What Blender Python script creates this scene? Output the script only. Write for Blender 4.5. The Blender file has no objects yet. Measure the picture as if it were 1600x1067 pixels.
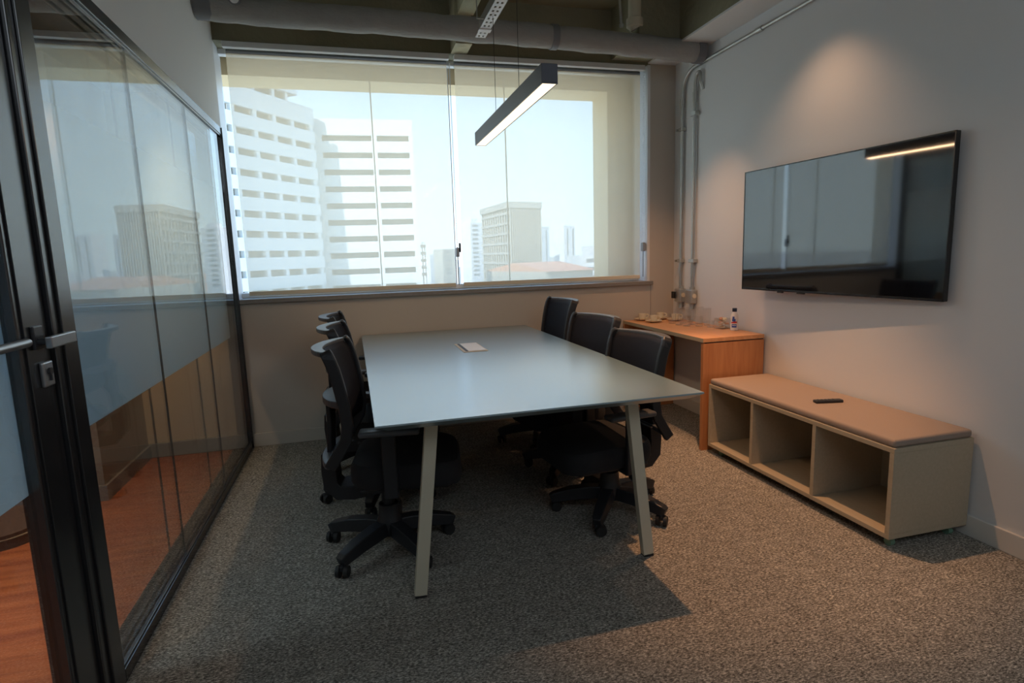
import bpy, bmesh, math, random
from mathutils import Vector, Matrix
random.seed(7)
C = bpy.context.scene.collection
S = bpy.context.scene
PI = math.pi
V = Vector
# ------------------------------------------------------------------ camera
H = 1.3066
RT = V((0.96486433, -0.26089968, -0.03111551)); UP = V((0.06855556, 0.13565684, 0.98838118)); FW = V((0.2536473, 0.95578689, -0.14877657))
FPX = 903.08
cam = bpy.data.cameras.new('camera'); cam.sensor_width = 36; cam.lens = FPX / 1600 * 36; cam.clip_end = 6000; cam.clip_start = .02
co = bpy.data.objects.new('camera', cam); C.objects.link(co)
m3 = Matrix((RT, UP, -FW)).transposed()
co.matrix_world = Matrix.Translation((0, 0, H)) @ m3.to_4x4()
S.camera = co
# ------------------------------------------------------------------ view, world, sun, lamps
S.view_settings.view_transform = 'Standard'; S.view_settings.look = 'None'
S.view_settings.gamma = 1; S.view_settings.use_curve_mapping = False
S.view_settings.exposure = 0.42
S.cycles.transparent_max_bounces = 32
SUN_DIR = V((0.46, 0.58, -0.67)).normalized()       # the way sunlight travels
W = bpy.data.worlds.new('sky'); S.world = W; W.use_nodes = True
nt = W.node_tree; nt.nodes.clear()
tcw = nt.nodes.new('ShaderNodeTexCoord'); sx = nt.nodes.new('ShaderNodeSeparateXYZ'); sky = nt.nodes.new('ShaderNodeValToRGB')
nt.links.new(tcw.outputs['Generated'], sx.inputs[0]); nt.links.new(sx.outputs['Z'], sky.inputs[0])
se = sky.color_ramp.elements; se[0].position = 0.0; se[0].color = (.72, .90, 1.0, 1); se[1].position = 1.0; se[1].color = (.20, .40, .78, 1)
for p_, c_ in ((.12, (.62, .83, 1.0)), (.35, (.42, .67, 1.0)), (.65, (.26, .50, .95))): q_ = se.new(p_); q_.color = (*c_, 1)
bg = nt.nodes.new('ShaderNodeBackground'); bg.inputs[1].default_value = 1.95
wo = nt.nodes.new('ShaderNodeOutputWorld')
nt.links.new(sky.outputs[0], bg.inputs[0]); nt.links.new(bg.outputs[0], wo.inputs[0])
def lamp(name, kind, loc, energy, color, direction=(0, 0, -1), **kw):
    l = bpy.data.lights.new(name, kind); l.energy = energy; l.color = color
    for k, v in kw.items(): setattr(l, k, v)
    o = bpy.data.objects.new(name, l); o.location = loc
    o.rotation_euler = V(direction).to_track_quat('-Z', 'Y').to_euler(); C.objects.link(o); return o
lamp('sun', 'SUN', (0, -20, 60), 5.2, (1, .95, .88), SUN_DIR, angle=.009)
WARM = (1, .60, .34)
lamp('track_spot_light', 'SPOT', (1.75, 2.52, 2.72), 120, (1, .50, .24), (-.03, .02, -1), spot_size=1.1, spot_blend=.6, shadow_soft_size=.02)
lamp('wall_spot_light', 'SPOT', (2.22, 2.72, 2.70), 15, (1, .58, .34), (.05, .05, -1), spot_size=1.75, spot_blend=1.0, shadow_soft_size=.03)
lamp('desk_spot_light', 'SPOT', (1.95, 3.50, 2.72), 34, (1, .50, .24), (.16, .16, -1), spot_size=1.15, spot_blend=.8, shadow_soft_size=.02)
lamp('corridor_downlight_light', 'SPOT', (-1.36, 3.16, 2.38), 95, WARM, (.05, .3, -1), spot_size=1.8, spot_blend=.6, shadow_soft_size=.04)
lamp('corridor_downlight_light_2', 'SPOT', (-1.5, 1.4, 2.38), 60, WARM, (0, 0, -1), spot_size=1.1, spot_blend=.6, shadow_soft_size=.04)
lamp('corridor_cool_fill', 'AREA', (-2.3, 1.6, 2.38), 50, (.72, .86, 1), (.3, 0, -1), shape='RECTANGLE', size=.6, size_y=3.0)  # unseen cool fill added to brighten the frosted film and turn it bluish
# unseen cool area fill, added behind the camera to lift the dim room
lamp('front_fill_light', 'AREA', (.9, -.7, 2.6), 11, (.80, .90, 1), (.12, .55, -1), shape='RECTANGLE', size=2.6, size_y=.9)

# ------------------------------------------------------------------ materials
def mat(name): 
    m = bpy.data.materials.new(name); m.use_nodes = True
    return m, m.node_tree, m.node_tree.nodes['Principled BSDF']
def inp(b, k, v): b.inputs[k].default_value = v
def plain(name, col, rough=.5, metal=0, bump=0, scale=60, var=0.04, vscale=6, spec=.5, ior=1.5, stretch=(1, 1, 1), dist=.002):
    m, t, b = mat(name); N = t.nodes; L = t.links
    inp(b, 'Roughness', rough); inp(b, 'Metallic', metal); inp(b, 'IOR', ior); inp(b, 'Specular IOR Level', spec)
    tc = N.new('ShaderNodeTexCoord'); mp = N.new('ShaderNodeMapping'); mp.inputs['Scale'].default_value = stretch
    L.new(tc.outputs['Object'], mp.inputs[0])
    n = N.new('ShaderNodeTexNoise'); n.inputs['Scale'].default_value = vscale; n.inputs['Detail'].default_value = 5
    L.new(mp.outputs[0], n.inputs['Vector'])
    mx = N.new('ShaderNodeMix'); mx.data_type = 'RGBA'
    mx.inputs['A'].default_value = (*[c * (1 - var) for c in col], 1); mx.inputs['B'].default_value = (*[min(1, c * (1 + var)) for c in col], 1)
    L.new(n.outputs['Fac'], mx.inputs['Factor']); L.new(mx.outputs['Result'], b.inputs['Base Color'])
    if bump:
        n2 = N.new('ShaderNodeTexNoise'); n2.inputs['Scale'].default_value = scale; n2.inputs['Detail'].default_value = 3
        L.new(mp.outputs[0], n2.inputs['Vector'])
        bp = N.new('ShaderNodeBump'); bp.inputs['Strength'].default_value = bump; bp.inputs['Distance'].default_value = dist
        L.new(n2.outputs['Fac'], bp.inputs['Height']); L.new(bp.outputs[0], b.inputs['Normal'])
    return m
def wood(name, a, bcol, axis='Z', sc=1, rough=.45):
    m, t, b = mat(name); N = t.nodes; L = t.links; inp(b, 'Roughness', rough)
    tc = N.new('ShaderNodeTexCoord'); mp = N.new('ShaderNodeMapping')
    s = {'X': (.7, 9, 9), 'Y': (9, .7, 9), 'Z': (9, 9, .7)}[axis]; mp.inputs['Scale'].default_value = [q * sc for q in s]
    L.new(tc.outputs['Object'], mp.inputs[0])
    n = N.new('ShaderNodeTexNoise'); n.inputs['Scale'].default_value = 3.2; n.inputs['Detail'].default_value = 8; n.inputs['Roughness'].default_value = .62; n.inputs['Distortion'].default_value = .5
    L.new(mp.outputs[0], n.inputs['Vector'])
    r = N.new('ShaderNodeValToRGB'); r.color_ramp.elements[0].position = .32; r.color_ramp.elements[1].position = .68
    r.color_ramp.elements[0].color = (*a, 1); r.color_ramp.elements[1].color = (*bcol, 1)
    L.new(n.outputs['Fac'], r.inputs[0]); L.new(r.outputs[0], b.inputs['Base Color'])
    bp = N.new('ShaderNodeBump'); bp.inputs['Strength'].default_value = .15; bp.inputs['Distance'].default_value = .001
    L.new(n.outputs['Fac'], bp.inputs['Height']); L.new(bp.outputs[0], b.inputs['Normal'])
    return m
M = {}
M['wall'] = plain('wall_paint', (.72, .725, .72), .75, bump=.05, scale=90, var=.015, vscale=1.5)
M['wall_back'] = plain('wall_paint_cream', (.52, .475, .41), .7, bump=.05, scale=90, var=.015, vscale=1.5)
M['base'] = plain('baseboard_white', (.68, .66, .61), .5, var=.02)
M['grey_base'] = plain('baseboard_grey', (.2, .185, .17), .5, var=.02)
M['concrete'] = plain('raw_concrete', (.235, .215, .14), .9, bump=.6, scale=22, var=.35, vscale=2.2, dist=.012)
M['concrete_lit'] = plain('lit_concrete', (.42, .39, .27), .9, bump=.5, scale=16, var=.25, vscale=3, dist=.01)  # reflected light on the rib put into a paler copy of the concrete
M['sill'] = plain('stone_sill', (.23, .22, .205), .4, var=.15, vscale=40)
M['black_alu'] = plain('black_aluminium', (.016, .017, .02), .24, metal=.0, var=.05, ior=1.9)
M['black_alu2'] = plain('dark_grey_aluminium', (.05, .052, .058), .3, metal=.3, var=.05)
M['chrome'] = plain('satin_steel', (.36, .37, .39), .35, metal=.8, var=.04)
M['galv'] = plain('galvanised_steel', (.5, .5, .47), .38, metal=.85, var=.12, vscale=30)
M['white_metal'] = plain('white_powder_coat', (.75, .76, .76), .45, var=.02)
M['white_glow'] = plain('white_aluminium_mullion', (.86, .87, .88), .4, var=.02)
M['duct'] = plain('grey_insulation_wrap', (.33, .32, .30), .8, bump=.5, scale=26, var=.12, vscale=9, stretch=(1.6, 3, 3), dist=.006)
M['tape'] = plain('dark_duct_tape', (.17, .17, .18), .5, bump=.3, scale=40, var=.15)
M['fluff'] = plain('white_insulation_fill', (.72, .72, .7), .9, bump=.8, scale=90, var=.1)
M['pvc'] = plain('cream_pvc', (.55, .5, .38), .45, var=.08)
M['table'] = plain('sage_green_laminate', (.148, .238, .272), .34, bump=.02, scale=220, var=.015, ior=2.3)
for n_ in M['table'].node_tree.nodes:
    if n_.type == 'BSDF_PRINCIPLED': inp(n_, 'Coat Weight', 1); inp(n_, 'Coat IOR', 1.9); inp(n_, 'Coat Roughness', .26)
M['leg'] = plain('beige_lacquered_steel', (.60, .55, .42), .45, var=.02)
M['housing'] = plain('anthracite_housing', (.085, .088, .105), .45, metal=.2, var=.03)
M['rubber'] = plain('black_rubber', (.015, .015, .015), .6)
M['plastic'] = plain('charcoal_plastic', (.018, .019, .022), .42, bump=.05, scale=400, var=.05)
M['plastic_grey_lit'] = plain('grey_lit_plastic', (.085, .09, .098), .36, bump=.05, scale=400, var=.05)  # window light put into a greyer charcoal for bars and pads; remote buttons too
M['mesh'] = plain('navy_black_mesh', (.008, .010, .017), .75, bump=.7, spec=.25, scale=520, var=.2, vscale=300, dist=.001)
M['fabric'] = plain('black_seat_fabric', (.012, .012, .014), .9, bump=.5, scale=400, var=.2, vscale=200, dist=.001)
M['desk'] = wood('oak_veneer', (.44, .17, .062), (.56, .25, .10), 'Z', 1.2, .42)
M['desk_top'] = wood('oak_veneer_top', (.58, .27, .11), (.68, .36, .17), 'Y', 1.0, .4)
M['edge'] = plain('edge_band', (.40, .33, .22), .5)
M['bench'] = wood('pale_ash_board', (.42, .355, .25), (.47, .40, .29), 'Y', 2.2, .5)
M['cushion'] = plain('taupe_bench_fabric', (.34, .265, .215), .9, bump=.5, scale=500, var=.14, vscale=300, dist=.001)
M['green'] = plain('green_glide', (.16, .3, .22), .4)
M['tv_frame'] = plain('tv_bezel', (.012, .012, .014), .25, ior=1.6)
M['tv_screen'] = plain('tv_glass_screen', (.006, .007, .009), .045, ior=2.1, var=0)
M['china'] = plain('cream_china', (.75, .68, .52), .18, var=.02)
M['bottle'] = plain('white_plastic_bottle', (.82, .80, .77), .35, var=.02)
M['navy'] = plain('dark_navy_cap', (.02, .03, .06), .4)
M['blue'] = plain('blue_print', (.03, .09, .38), .4)
M['red'] = plain('red_print', (.62, .05, .05), .4)
M['orange'] = plain('wrapped_sachet', (.72, .36, .2), .6, var=.3, vscale=60)
M['white_plate'] = plain('white_cover', (.66, .68, .7), .35, var=.01)
M['dark_slot'] = plain('black_slot', (.01, .01, .01), .5)
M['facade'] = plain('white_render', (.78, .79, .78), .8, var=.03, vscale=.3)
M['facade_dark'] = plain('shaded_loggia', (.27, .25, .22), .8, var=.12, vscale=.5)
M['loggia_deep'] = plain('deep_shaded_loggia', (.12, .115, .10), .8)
M['facade_grey'] = plain('grey_concrete_fins', (.46, .45, .41), .85, var=.12, vscale=.5)
M['facade_far'] = plain('distant_white_render', (.72, .73, .74), .85, var=.06, vscale=.2)
M['glass_far'] = plain('distant_window_glass', (.25, .28, .3), .3, var=.1)
M['tile_roof'] = plain('terracotta_roof', (.62, .33, .24), .85, var=.2, vscale=.6)
M['ground'] = plain('city_ground', (.46, .46, .42), .95, var=.3, vscale=.03)
M['portal'] = plain('cream_portal', (.80, .62, .38), .8, var=.03)
M['duct_dark'] = M['tape']
M['plinth'] = plain('dark_brown_laminate', (.09, .055, .04), .4, var=.06)
M['tan_wall'] = plain('tan_corridor_wall', (.50, .42, .31), .75, var=.02)
M['brown_wall'] = plain('brown_corridor_panel', (.30, .235, .185), .6, var=.05)
M['ceil_dark'] = plain('dark_corridor_ceiling', (.16, .155, .15), .85, var=.1)
# carpet: grey melange loop pile
m, t, b = mat('carpet_melange'); N = t.nodes; L = t.links; inp(b, 'Roughness', .95); inp(b, 'Specular IOR Level', .1)
tc = N.new('ShaderNodeTexCoord')
mp = N.new('ShaderNodeMapping'); mp.inputs['Scale'].default_value = (1, 2.2, 1); L.new(tc.outputs['Object'], mp.inputs[0])
n1 = N.new('ShaderNodeTexNoise'); n1.inputs['Scale'].default_value = 72; n1.inputs['Detail'].default_value = 4; n1.inputs['Roughness'].default_value = .75; L.new(mp.outputs[0], n1.inputs['Vector'])
mq = N.new('ShaderNodeMapping'); mq.inputs['Scale'].default_value = (.55, 1.7, 1); mq.inputs['Rotation'].default_value = (0, 0, .5); L.new(tc.outputs['Object'], mq.inputs[0])
n3 = N.new('ShaderNodeTexNoise'); n3.inputs['Scale'].default_value = 190; n3.inputs['Detail'].default_value = 3; n3.inputs['Roughness'].default_value = .8; L.new(mq.outputs[0], n3.inputs['Vector'])
n4 = N.new('ShaderNodeTexNoise'); n4.inputs['Scale'].default_value = 14; n4.inputs['Detail'].default_value = 5; n4.inputs['Roughness'].default_value = .7; L.new(mp.outputs[0], n4.inputs['Vector'])
a1 = N.new('ShaderNodeMath'); a1.operation = 'MULTIPLY_ADD'; a1.inputs[1].default_value = .5; L.new(n1.outputs['Fac'], a1.inputs[0])
a2 = N.new('ShaderNodeMath'); a2.operation = 'MULTIPLY_ADD'; a2.inputs[1].default_value = .38; L.new(n3.outputs['Fac'], a2.inputs[0])
a3 = N.new('ShaderNodeMath'); a3.operation = 'MULTIPLY'; a3.inputs[1].default_value = .12; L.new(n4.outputs['Fac'], a3.inputs[0])
L.new(a3.outputs[0], a2.inputs[2]); L.new(a2.outputs[0], a1.inputs[2])
r = N.new('ShaderNodeValToRGB'); E = r.color_ramp.elements; E[0].position = .40; E[1].position = .60
E[0].color = (.035, .032, .028, 1); E[1].color = (.72, .67, .58, 1); e = E.new(.5); e.color = (.225, .21, .182, 1)
L.new(a1.outputs[0], r.inputs[0]); L.new(r.outputs[0], b.inputs['Base Color'])
bp = N.new('ShaderNodeBump'); bp.inputs['Strength'].default_value = .4; bp.inputs['Distance'].default_value = .003; L.new(a1.outputs[0], bp.inputs['Height']); L.new(bp.outputs[0], b.inputs['Normal'])
M['carpet'] = m
M['wood_floor'] = wood('reddish_vinyl_plank', (.24, .058, .02), (.44, .145, .05), 'X', .8, .36)
# glass that transmits straight and mirrors by Fresnel
def glass(name, ior, tint=(.96, .98, .97), rough=0):
    m = bpy.data.materials.new(name); m.use_nodes = True; t = m.node_tree; N = t.nodes; L = t.links; N.clear()
    o = N.new('ShaderNodeOutputMaterial'); mx = N.new('ShaderNodeMixShader'); tr = N.new('ShaderNodeBsdfTransparent'); g = N.new('ShaderNodeBsdfGlossy')
    f = N.new('ShaderNodeFresnel'); f.inputs['IOR'].default_value = ior; tr.inputs[0].default_value = (*tint, 1); g.inputs['Roughness'].default_value = rough
    ge = N.new('ShaderNodeNewGeometry'); mi = N.new('ShaderNodeMapRange')      # the same index seen from both faces of the sheet
    mi.inputs['To Min'].default_value = ior; mi.inputs['To Max'].default_value = 1 / ior
    L.new(ge.outputs['Backfacing'], mi.inputs['Value']); L.new(mi.outputs[0], f.inputs['IOR'])
    L.new(f.outputs[0], mx.inputs[0]); L.new(tr.outputs[0], mx.inputs[1]); L.new(g.outputs[0], mx.inputs[2]); L.new(mx.outputs[0], o.inputs[0]); return m
M['pane'] = glass('partition_glass', 2.0)
M['window_glass'] = glass('window_glass', 1.3, (.97, .985, .98))
M['drink_glass'] = glass('drinking_glass', 1.9, (.97, .97, .96), .09)
def sheer(name, trans, col, tint, transl=.6):
    m = bpy.data.materials.new(name); m.use_nodes = True; t = m.node_tree; N = t.nodes; L = t.links; N.clear()
    o = N.new('ShaderNodeOutputMaterial'); mx = N.new('ShaderNodeMixShader'); tr = N.new('ShaderNodeBsdfTransparent')
    d = N.new('ShaderNodeBsdfDiffuse'); tl = N.new('ShaderNodeBsdfTranslucent'); m2 = N.new('ShaderNodeMixShader')
    tc = N.new('ShaderNodeTexCoord'); n = N.new('ShaderNodeTexNoise'); n.inputs['Scale'].default_value = 3; n.inputs['Detail'].default_value = 6
    L.new(tc.outputs['Object'], n.inputs['Vector'])
    mr = N.new('ShaderNodeMapRange'); mr.inputs['To Min'].default_value = trans - .02; mr.inputs['To Max'].default_value = trans + .02; L.new(n.outputs['Fac'], mr.inputs['Value'])
    tr.inputs[0].default_value = (*tint, 1); d.inputs[0].default_value = (*col, 1); tl.inputs[0].default_value = (*col, 1)
    m2.inputs[0].default_value = transl; L.new(d.outputs[0], m2.inputs[1]); L.new(tl.outputs[0], m2.inputs[2])
    L.new(mr.outputs[0], mx.inputs[0]); L.new(m2.outputs[0], mx.inputs[1]); L.new(tr.outputs[0], mx.inputs[2]); L.new(mx.outputs[0], o.inputs[0]); return m
M['screen'] = sheer('sunscreen_weave', .56, (.95, .785, .57), (.96, .985, 1), .85)
M['film'] = sheer('frosted_film', .07, (.68, .86, .98), (.9, .95, 1), .4)
# the frosted film is a graded one: dense at table height, fading to clear glass near the top
nt_ = M['film'].node_tree; mr_ = [n for n in nt_.nodes if n.type == 'MAP_RANGE'][0]; tc_ = [n for n in nt_.nodes if n.type == 'TEX_COORD'][0]
sp_ = nt_.nodes.new('ShaderNodeSeparateXYZ'); nt_.links.new(tc_.outputs['Object'], sp_.inputs[0]); nt_.links.new(sp_.outputs['Z'], mr_.inputs['Value'])
mr_.inputs['From Min'].default_value = 1.35; mr_.inputs['From Max'].default_value = 2.0; mr_.inputs['To Min'].default_value = .07; mr_.inputs['To Max'].default_value = 1.0
def emis(name, col, s):
    m, t, b = mat(name); inp(b, 'Base Color', (*col, 1)); inp(b, 'Emission Color', (*col, 1)); inp(b, 'Emission Strength', s); return m
M['lamp_diffuser'] = emis('warm_led_diffuser', (1, .76, .50), 1.5)
M['downlight'] = emis('warm_downlight_lens', (1, .75, .45), 12)

# ------------------------------------------------------------------ mesh helpers
class MB:
    def __init__(s): s.b = bmesh.new()
    def _x(s, vs, f):
        if f: bmesh.ops.transform(s.b, matrix=f, verts=vs)
    def box(s, a, c, bev=0, seg=2, f=None):
        a = V(a); c = V(c); r = bmesh.ops.create_cube(s.b, size=1); vs = r['verts']
        d = c - a; mid = (a + c) / 2
        for v in vs: v.co = V((v.co.x * d.x, v.co.y * d.y, v.co.z * d.z)) + mid
        if bev:
            es = list({e for v in vs for e in v.link_edges})
            q = bmesh.ops.bevel(s.b, geom=es, offset=bev, segments=seg, affect='EDGES', profile=.5)
            vs = list({v for fc in q['faces'] for v in fc.verts} | {v for v in vs if v.is_valid})
        s._x(vs, f); return s
    def cyl(s, p, q, r, r2=None, n=16, cap=True):
        p = V(p); q = V(q); r2 = r if r2 is None else r2; ax = (q - p).normalized(); u = ax.orthogonal().normalized(); w = ax.cross(u)
        A = [s.b.verts.new(p + (u * math.cos(2 * PI * i / n) + w * math.sin(2 * PI * i / n)) * r) for i in range(n)]
        B = [s.b.verts.new(q + (u * math.cos(2 * PI * i / n) + w * math.sin(2 * PI * i / n)) * r2) for i in range(n)]
        for i in range(n): s.b.faces.new((A[i], A[(i + 1) % n], B[(i + 1) % n], B[i]))
        if cap: s.b.faces.new(A[::-1]); s.b.faces.new(B)
        return s
    def tube(s, pts, r, n=12, closed=False):
        return s.sweep(pts, [(r * math.cos(2 * PI * i / n), r * math.sin(2 * PI * i / n)) for i in range(n)], closed)
    def sweep(s, pts, prof, closed=False, up=None, scl=None):
        pts = [V(p) for p in pts]; K = len(pts); rings = []; prev = None
        for i, p in enumerate(pts):
            if closed: t = (pts[(i + 1) % K] - pts[i - 1]).normalized()
            else: t = (pts[min(i + 1, K - 1)] - pts[max(i - 1, 0)]).normalized()
            if up is not None:
                w = V(up); u = t.cross(w).normalized(); w = u.cross(t).normalized()
            else:
                if prev is None: u = t.orthogonal().normalized()
                else: u = (prev - t * prev.dot(t)).normalized()
                prev = u; w = t.cross(u)
            k = scl[i] if scl else 1
            rings.append([s.b.verts.new(p + u * a * k + w * c * k) for a, c in prof])
        n = len(prof)
        for i in range(K if closed else K - 1):
            A = rings[i]; B = rings[(i + 1) % K]
            for j in range(n): s.b.faces.new((A[j], A[(j + 1) % n], B[(j + 1) % n], B[j]))
        if not closed: s.b.faces.new(rings[0][::-1]); s.b.faces.new(rings[-1])
        return s
    def lathe(s, prof, c=(0, 0, 0), n=24, caps=True):
        c = V(c); rings = []
        for r, z in prof: rings.append([s.b.verts.new(c + V((r * math.cos(2 * PI * i / n), r * math.sin(2 * PI * i / n), z))) for i in range(n)])
        for A, B in zip(rings, rings[1:]):
            for j in range(n): s.b.faces.new((A[j], A[(j + 1) % n], B[(j + 1) % n], B[j]))
        if caps: s.b.faces.new(rings[0][::-1]); s.b.faces.new(rings[-1])
        return s
    def prism(s, poly, z0, z1):
        A = [s.b.verts.new((x, y, z0)) for x, y in poly]; B = [s.b.verts.new((x, y, z1)) for x, y in poly]; n = len(poly)
        for i in range(n): s.b.faces.new((A[i], A[(i + 1) % n], B[(i + 1) % n], B[i]))
        s.b.faces.new(A[::-1]); s.b.faces.new(B); return s
    def obj(s, name, m, parent=None, smooth=False, f=None, bev=0):
        bmesh.ops.recalc_face_normals(s.b, faces=s.b.faces)
        me = bpy.data.meshes.new(name)
        if f: s.b.transform(f)
        s.b.to_mesh(me); s.b.free(); me.materials.append(M[m])
        if smooth:
            for p in me.polygons: p.use_smooth = True
            me.set_sharp_from_angle(angle=math.radians(38))
        o = bpy.data.objects.new(name, me); C.objects.link(o); o.parent = parent
        if bev:
            q = o.modifiers.new('bevel', 'BEVEL'); q.width = bev; q.segments = 2; q.limit_method = 'ANGLE'
        return o
def tag(o, label=None, cat=None, group=None, kind=None):
    for k, v in (('label', label), ('category', cat), ('group', group), ('kind', kind)):
        if v: o[k] = v
    return o
def thing(name, label, cat, loc=(0, 0, 0), rz=0, group=None):
    o = bpy.data.objects.new(name, None); o.empty_display_size = .1; o.location = loc; o.rotation_euler = (0, 0, rz); C.objects.link(o)
    return tag(o, label, cat, group)
def struct(name, mb, m, parent=None, **k):
    o = mb.obj(name, m, parent, **k)
    if parent is None: o['kind'] = 'structure'
    return o
def sempty(name, label=None):
    o = bpy.data.objects.new(name, None); C.objects.link(o); o['kind'] = 'structure'
    if label: o['label'] = label
    return o
def copy_tree(o, parent=None):
    c = o.copy(); C.objects.link(c); c.parent = parent
    for ch in list(o.children): copy_tree(ch, c)
    return c

XL, XR, D = -.793, 2.577, 4.358
BK = -1.6      # wall behind the camera
SL = 3.12      # slab underside
WL, WR, WB, WT = -.77, 2.352, 1.055, 2.745     # window opening
# ------------------------------------------------------------------ room shell
struct('floor', MB().box((XL - .03, BK, -.12), (XR, D, 0)), 'carpet')
struct('floor_corridor', MB().box((-4.2, BK, -.12), (XL - .03, D, 0)), 'wood_floor')['label'] = 'reddish brown wood plank floor beyond the glass partition'
struct('wall_right', MB().box((XR, BK - .2, -.12), (XR + .2, D + .34, SL)), 'wall')
wb = MB().box((-4.4, D, -.12), (XR, D + .3, WB - .03)).box((WR, D, WB - .03), (XR, D + .3, SL)).box((-4.4, D, WB - .03), (WL - .06, D + .3, SL))
struct('wall_back', wb, 'wall_back')
struct('wall_back_head', MB().box((WL - .06, D + .0, WT), (WR, D + .3, SL)), 'concrete')['label'] = 'bare dark concrete beam above the window head'
struct('wall_front', MB().box((-4.4, BK - .2, -.12), (XR, BK, SL)), 'wall')
struct('wall_left', MB().box((XL - .09, .55, 2.192), (XL, D, SL)).box((XL - .09, BK, 0), (XL, .72, SL)), 'wall')
struct('ceiling', MB().box((-4.4, BK - .2, SL), (XR + .2, D + .34, SL + .25)), 'concrete')
struct('wall_corridor_left', MB().box((-4.4, BK, -.12), (-4.2, D, SL)), 'tan_wall')
struct('wall_corridor_column', MB().box((-2.6, 3.62, 0), (-1.45, D, 2.40)), 'brown_wall')
struct('ceiling_corridor', MB().box((-4.2, BK, 2.40), (XL - .09, D, 2.75)), 'ceil_dark')
struct('wall_corridor_end', MB().box((-1.45, D - .012, 0), (XL - .09, D, 2.40)), 'tan_wall')
struct('baseboard_corridor', MB().box((-1.44, D - .03, 0), (XL - .08, D - .012, .10), .002).box((-1.45, 3.60, 0), (-1.432, D - .02, .09), .002).box((-2.6, 3.602, 0), (-1.44, 3.62, .09), .002), 'grey_base')
struct('baseboard_back', MB().box((XL + .002, D - .016, 0), (XR - .001, D, .095), .003), 'wall_back')
struct('baseboard_right', MB().box((XR - .016, BK, 0), (XR, D - .016, .095), .003), 'base')
struct('wall_right_bulkhead', MB().box((2.335, BK, 2.765), (XR, D, SL)).box((2.02, 3.9, 2.765), (2.335, D, SL)), 'concrete')['label'] = 'raw concrete beam along the right wall'
struct('ceiling_bulkhead_soffit', MB().box((2.333, BK, 2.753), (XR, D, 2.766)), 'wall')
struct('trim_wall_joint', MB().box((2.362, D - .0015, .095), (2.3655, D, WB)), 'sill')
st = struct('ceiling_rib', MB().box((.77, 4.15, 2.745), (.885, D, SL)).box((.79, BK, 2.93), (.90, 4.15, SL)), 'concrete_lit')
st['label'] = 'concrete rib crossing the ceiling above the duct'
# window sill
struct('trim_sill', MB().box((XL, D - .028, WB - .03), (WR + .022, D + .30, WB), .003), 'sill')
# ------------------------------------------------------------------ window: frame, panes, mullion
win = sempty('window_1', 'wide office window with frameless glass panes and white aluminium frame')
GY = D + .19
MB().box((WL - .06, GY - .03, WB), (WR, GY + .03, WB + .035), .003).box((WL - .06, GY - .03, WT - .035), (WR, GY + .03, WT), .003).obj('window_frame', 'white_glow', win)
MB().box((WL - .06, D + .005, WB), (WL - .025, D + .22, WT)).obj('side_jamb', 'white_glow', win)
MB().box((WR - .022, D - .004, WB), (WR, D + .22, WT)).obj('side_jamb', 'white_metal', win)
MB().box((.767, GY - .006, WB + .035), (.773, GY + .006, WT - .035)).obj('glazing_seal', 'white_glow', win)
MB().box((.768, D + .0, 1.335), (.783, D + .02, 1.405), .006).obj('latch', 'black_alu', win)
xs = [WL - .025, .195, .77, 1.205, WR - .022]
for a, c in zip(xs, xs[1:]):
    MB().box((a + .003, GY - .004, WB + .035), (c - .003, GY + .004, WT - .035)).obj('pane', 'window_glass', win)
for x in (.195, 1.205):
    MB().box((x - .004, GY - .006, WB + .035), (x + .004, GY + .006, WT - .035)).obj('glazing_seal', 'glass_far', win)
# concrete surround outside the glass
struct('trim_window_surround', MB().box((2.134, 4.69, .3), (3.1, 5.0, 3.4)).box((-1.6, 4.69, 2.625), (2.134, 5.0, 3.4)).box((-1.6, 4.69, -.5), (3.1, 5.0, .62)), 'portal')['label'] = 'cream concrete surround outside the window'
struct('wall_outside', MB().box((-4.4, D + .34, -8), (XR + .2, D + .36, -.12)), 'portal')
# ------------------------------------------------------------------ roller blinds
def blind(name, x0, x1, label, chain_side):
    t = thing(name, label, 'roller blind', ((x0 + x1) / 2, D + .05, WT), 0, None)
    f = Matrix.Translation((-(x0 + x1) / 2, -(D + .05), -WT))
    y = D + .055
    MB().box((x0 - .01, D - .012, WT - .042), (x1 + .012, D + .03, WT - .004), .004).obj('head_rail', 'white_metal', t, f=f)
    MB().cyl((x0, y + .02, WT - .05), (x1, y + .02, WT - .05), .022, n=20).obj('roller_tube', 'chrome', t, f=f, smooth=True)
    MB().box((x0, y - .0015, 1.10), (x1, y + .0015, WT - .06)).obj('fabric', 'screen', t, f=f)
    MB().box((x0, y - .009, 1.075), (x1, y + .009, 1.105), .004).obj('bottom_bar', 'china', t, f=f)
    cx = x1 + .018
    ch = MB()
    for yy in (D + .02, D + .045):
        z = 1.32
        while z < WT - .06:
            ch.cyl((cx, yy, z), (cx, yy, z + .006), .0032, n=6); z += .0125
    ch.obj('bead_chain', 'white_metal', t, f=f)
    MB().box((cx - .012, D + .012, 1.30), (cx + .012, D + .052, 1.37), .005).cyl((cx, D + .03, 1.09), (cx, D + .03, 1.31), .004).obj('chain_tensioner', 'chrome', t, f=f)
    return t
blind('roller_blind', -.728, .742, 'left beige sheer roller blind lowered over the wide window', 1)
blind('roller_blind', .80, 2.292, 'right beige sheer roller blind beside the corner with conduits', 1)

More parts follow.
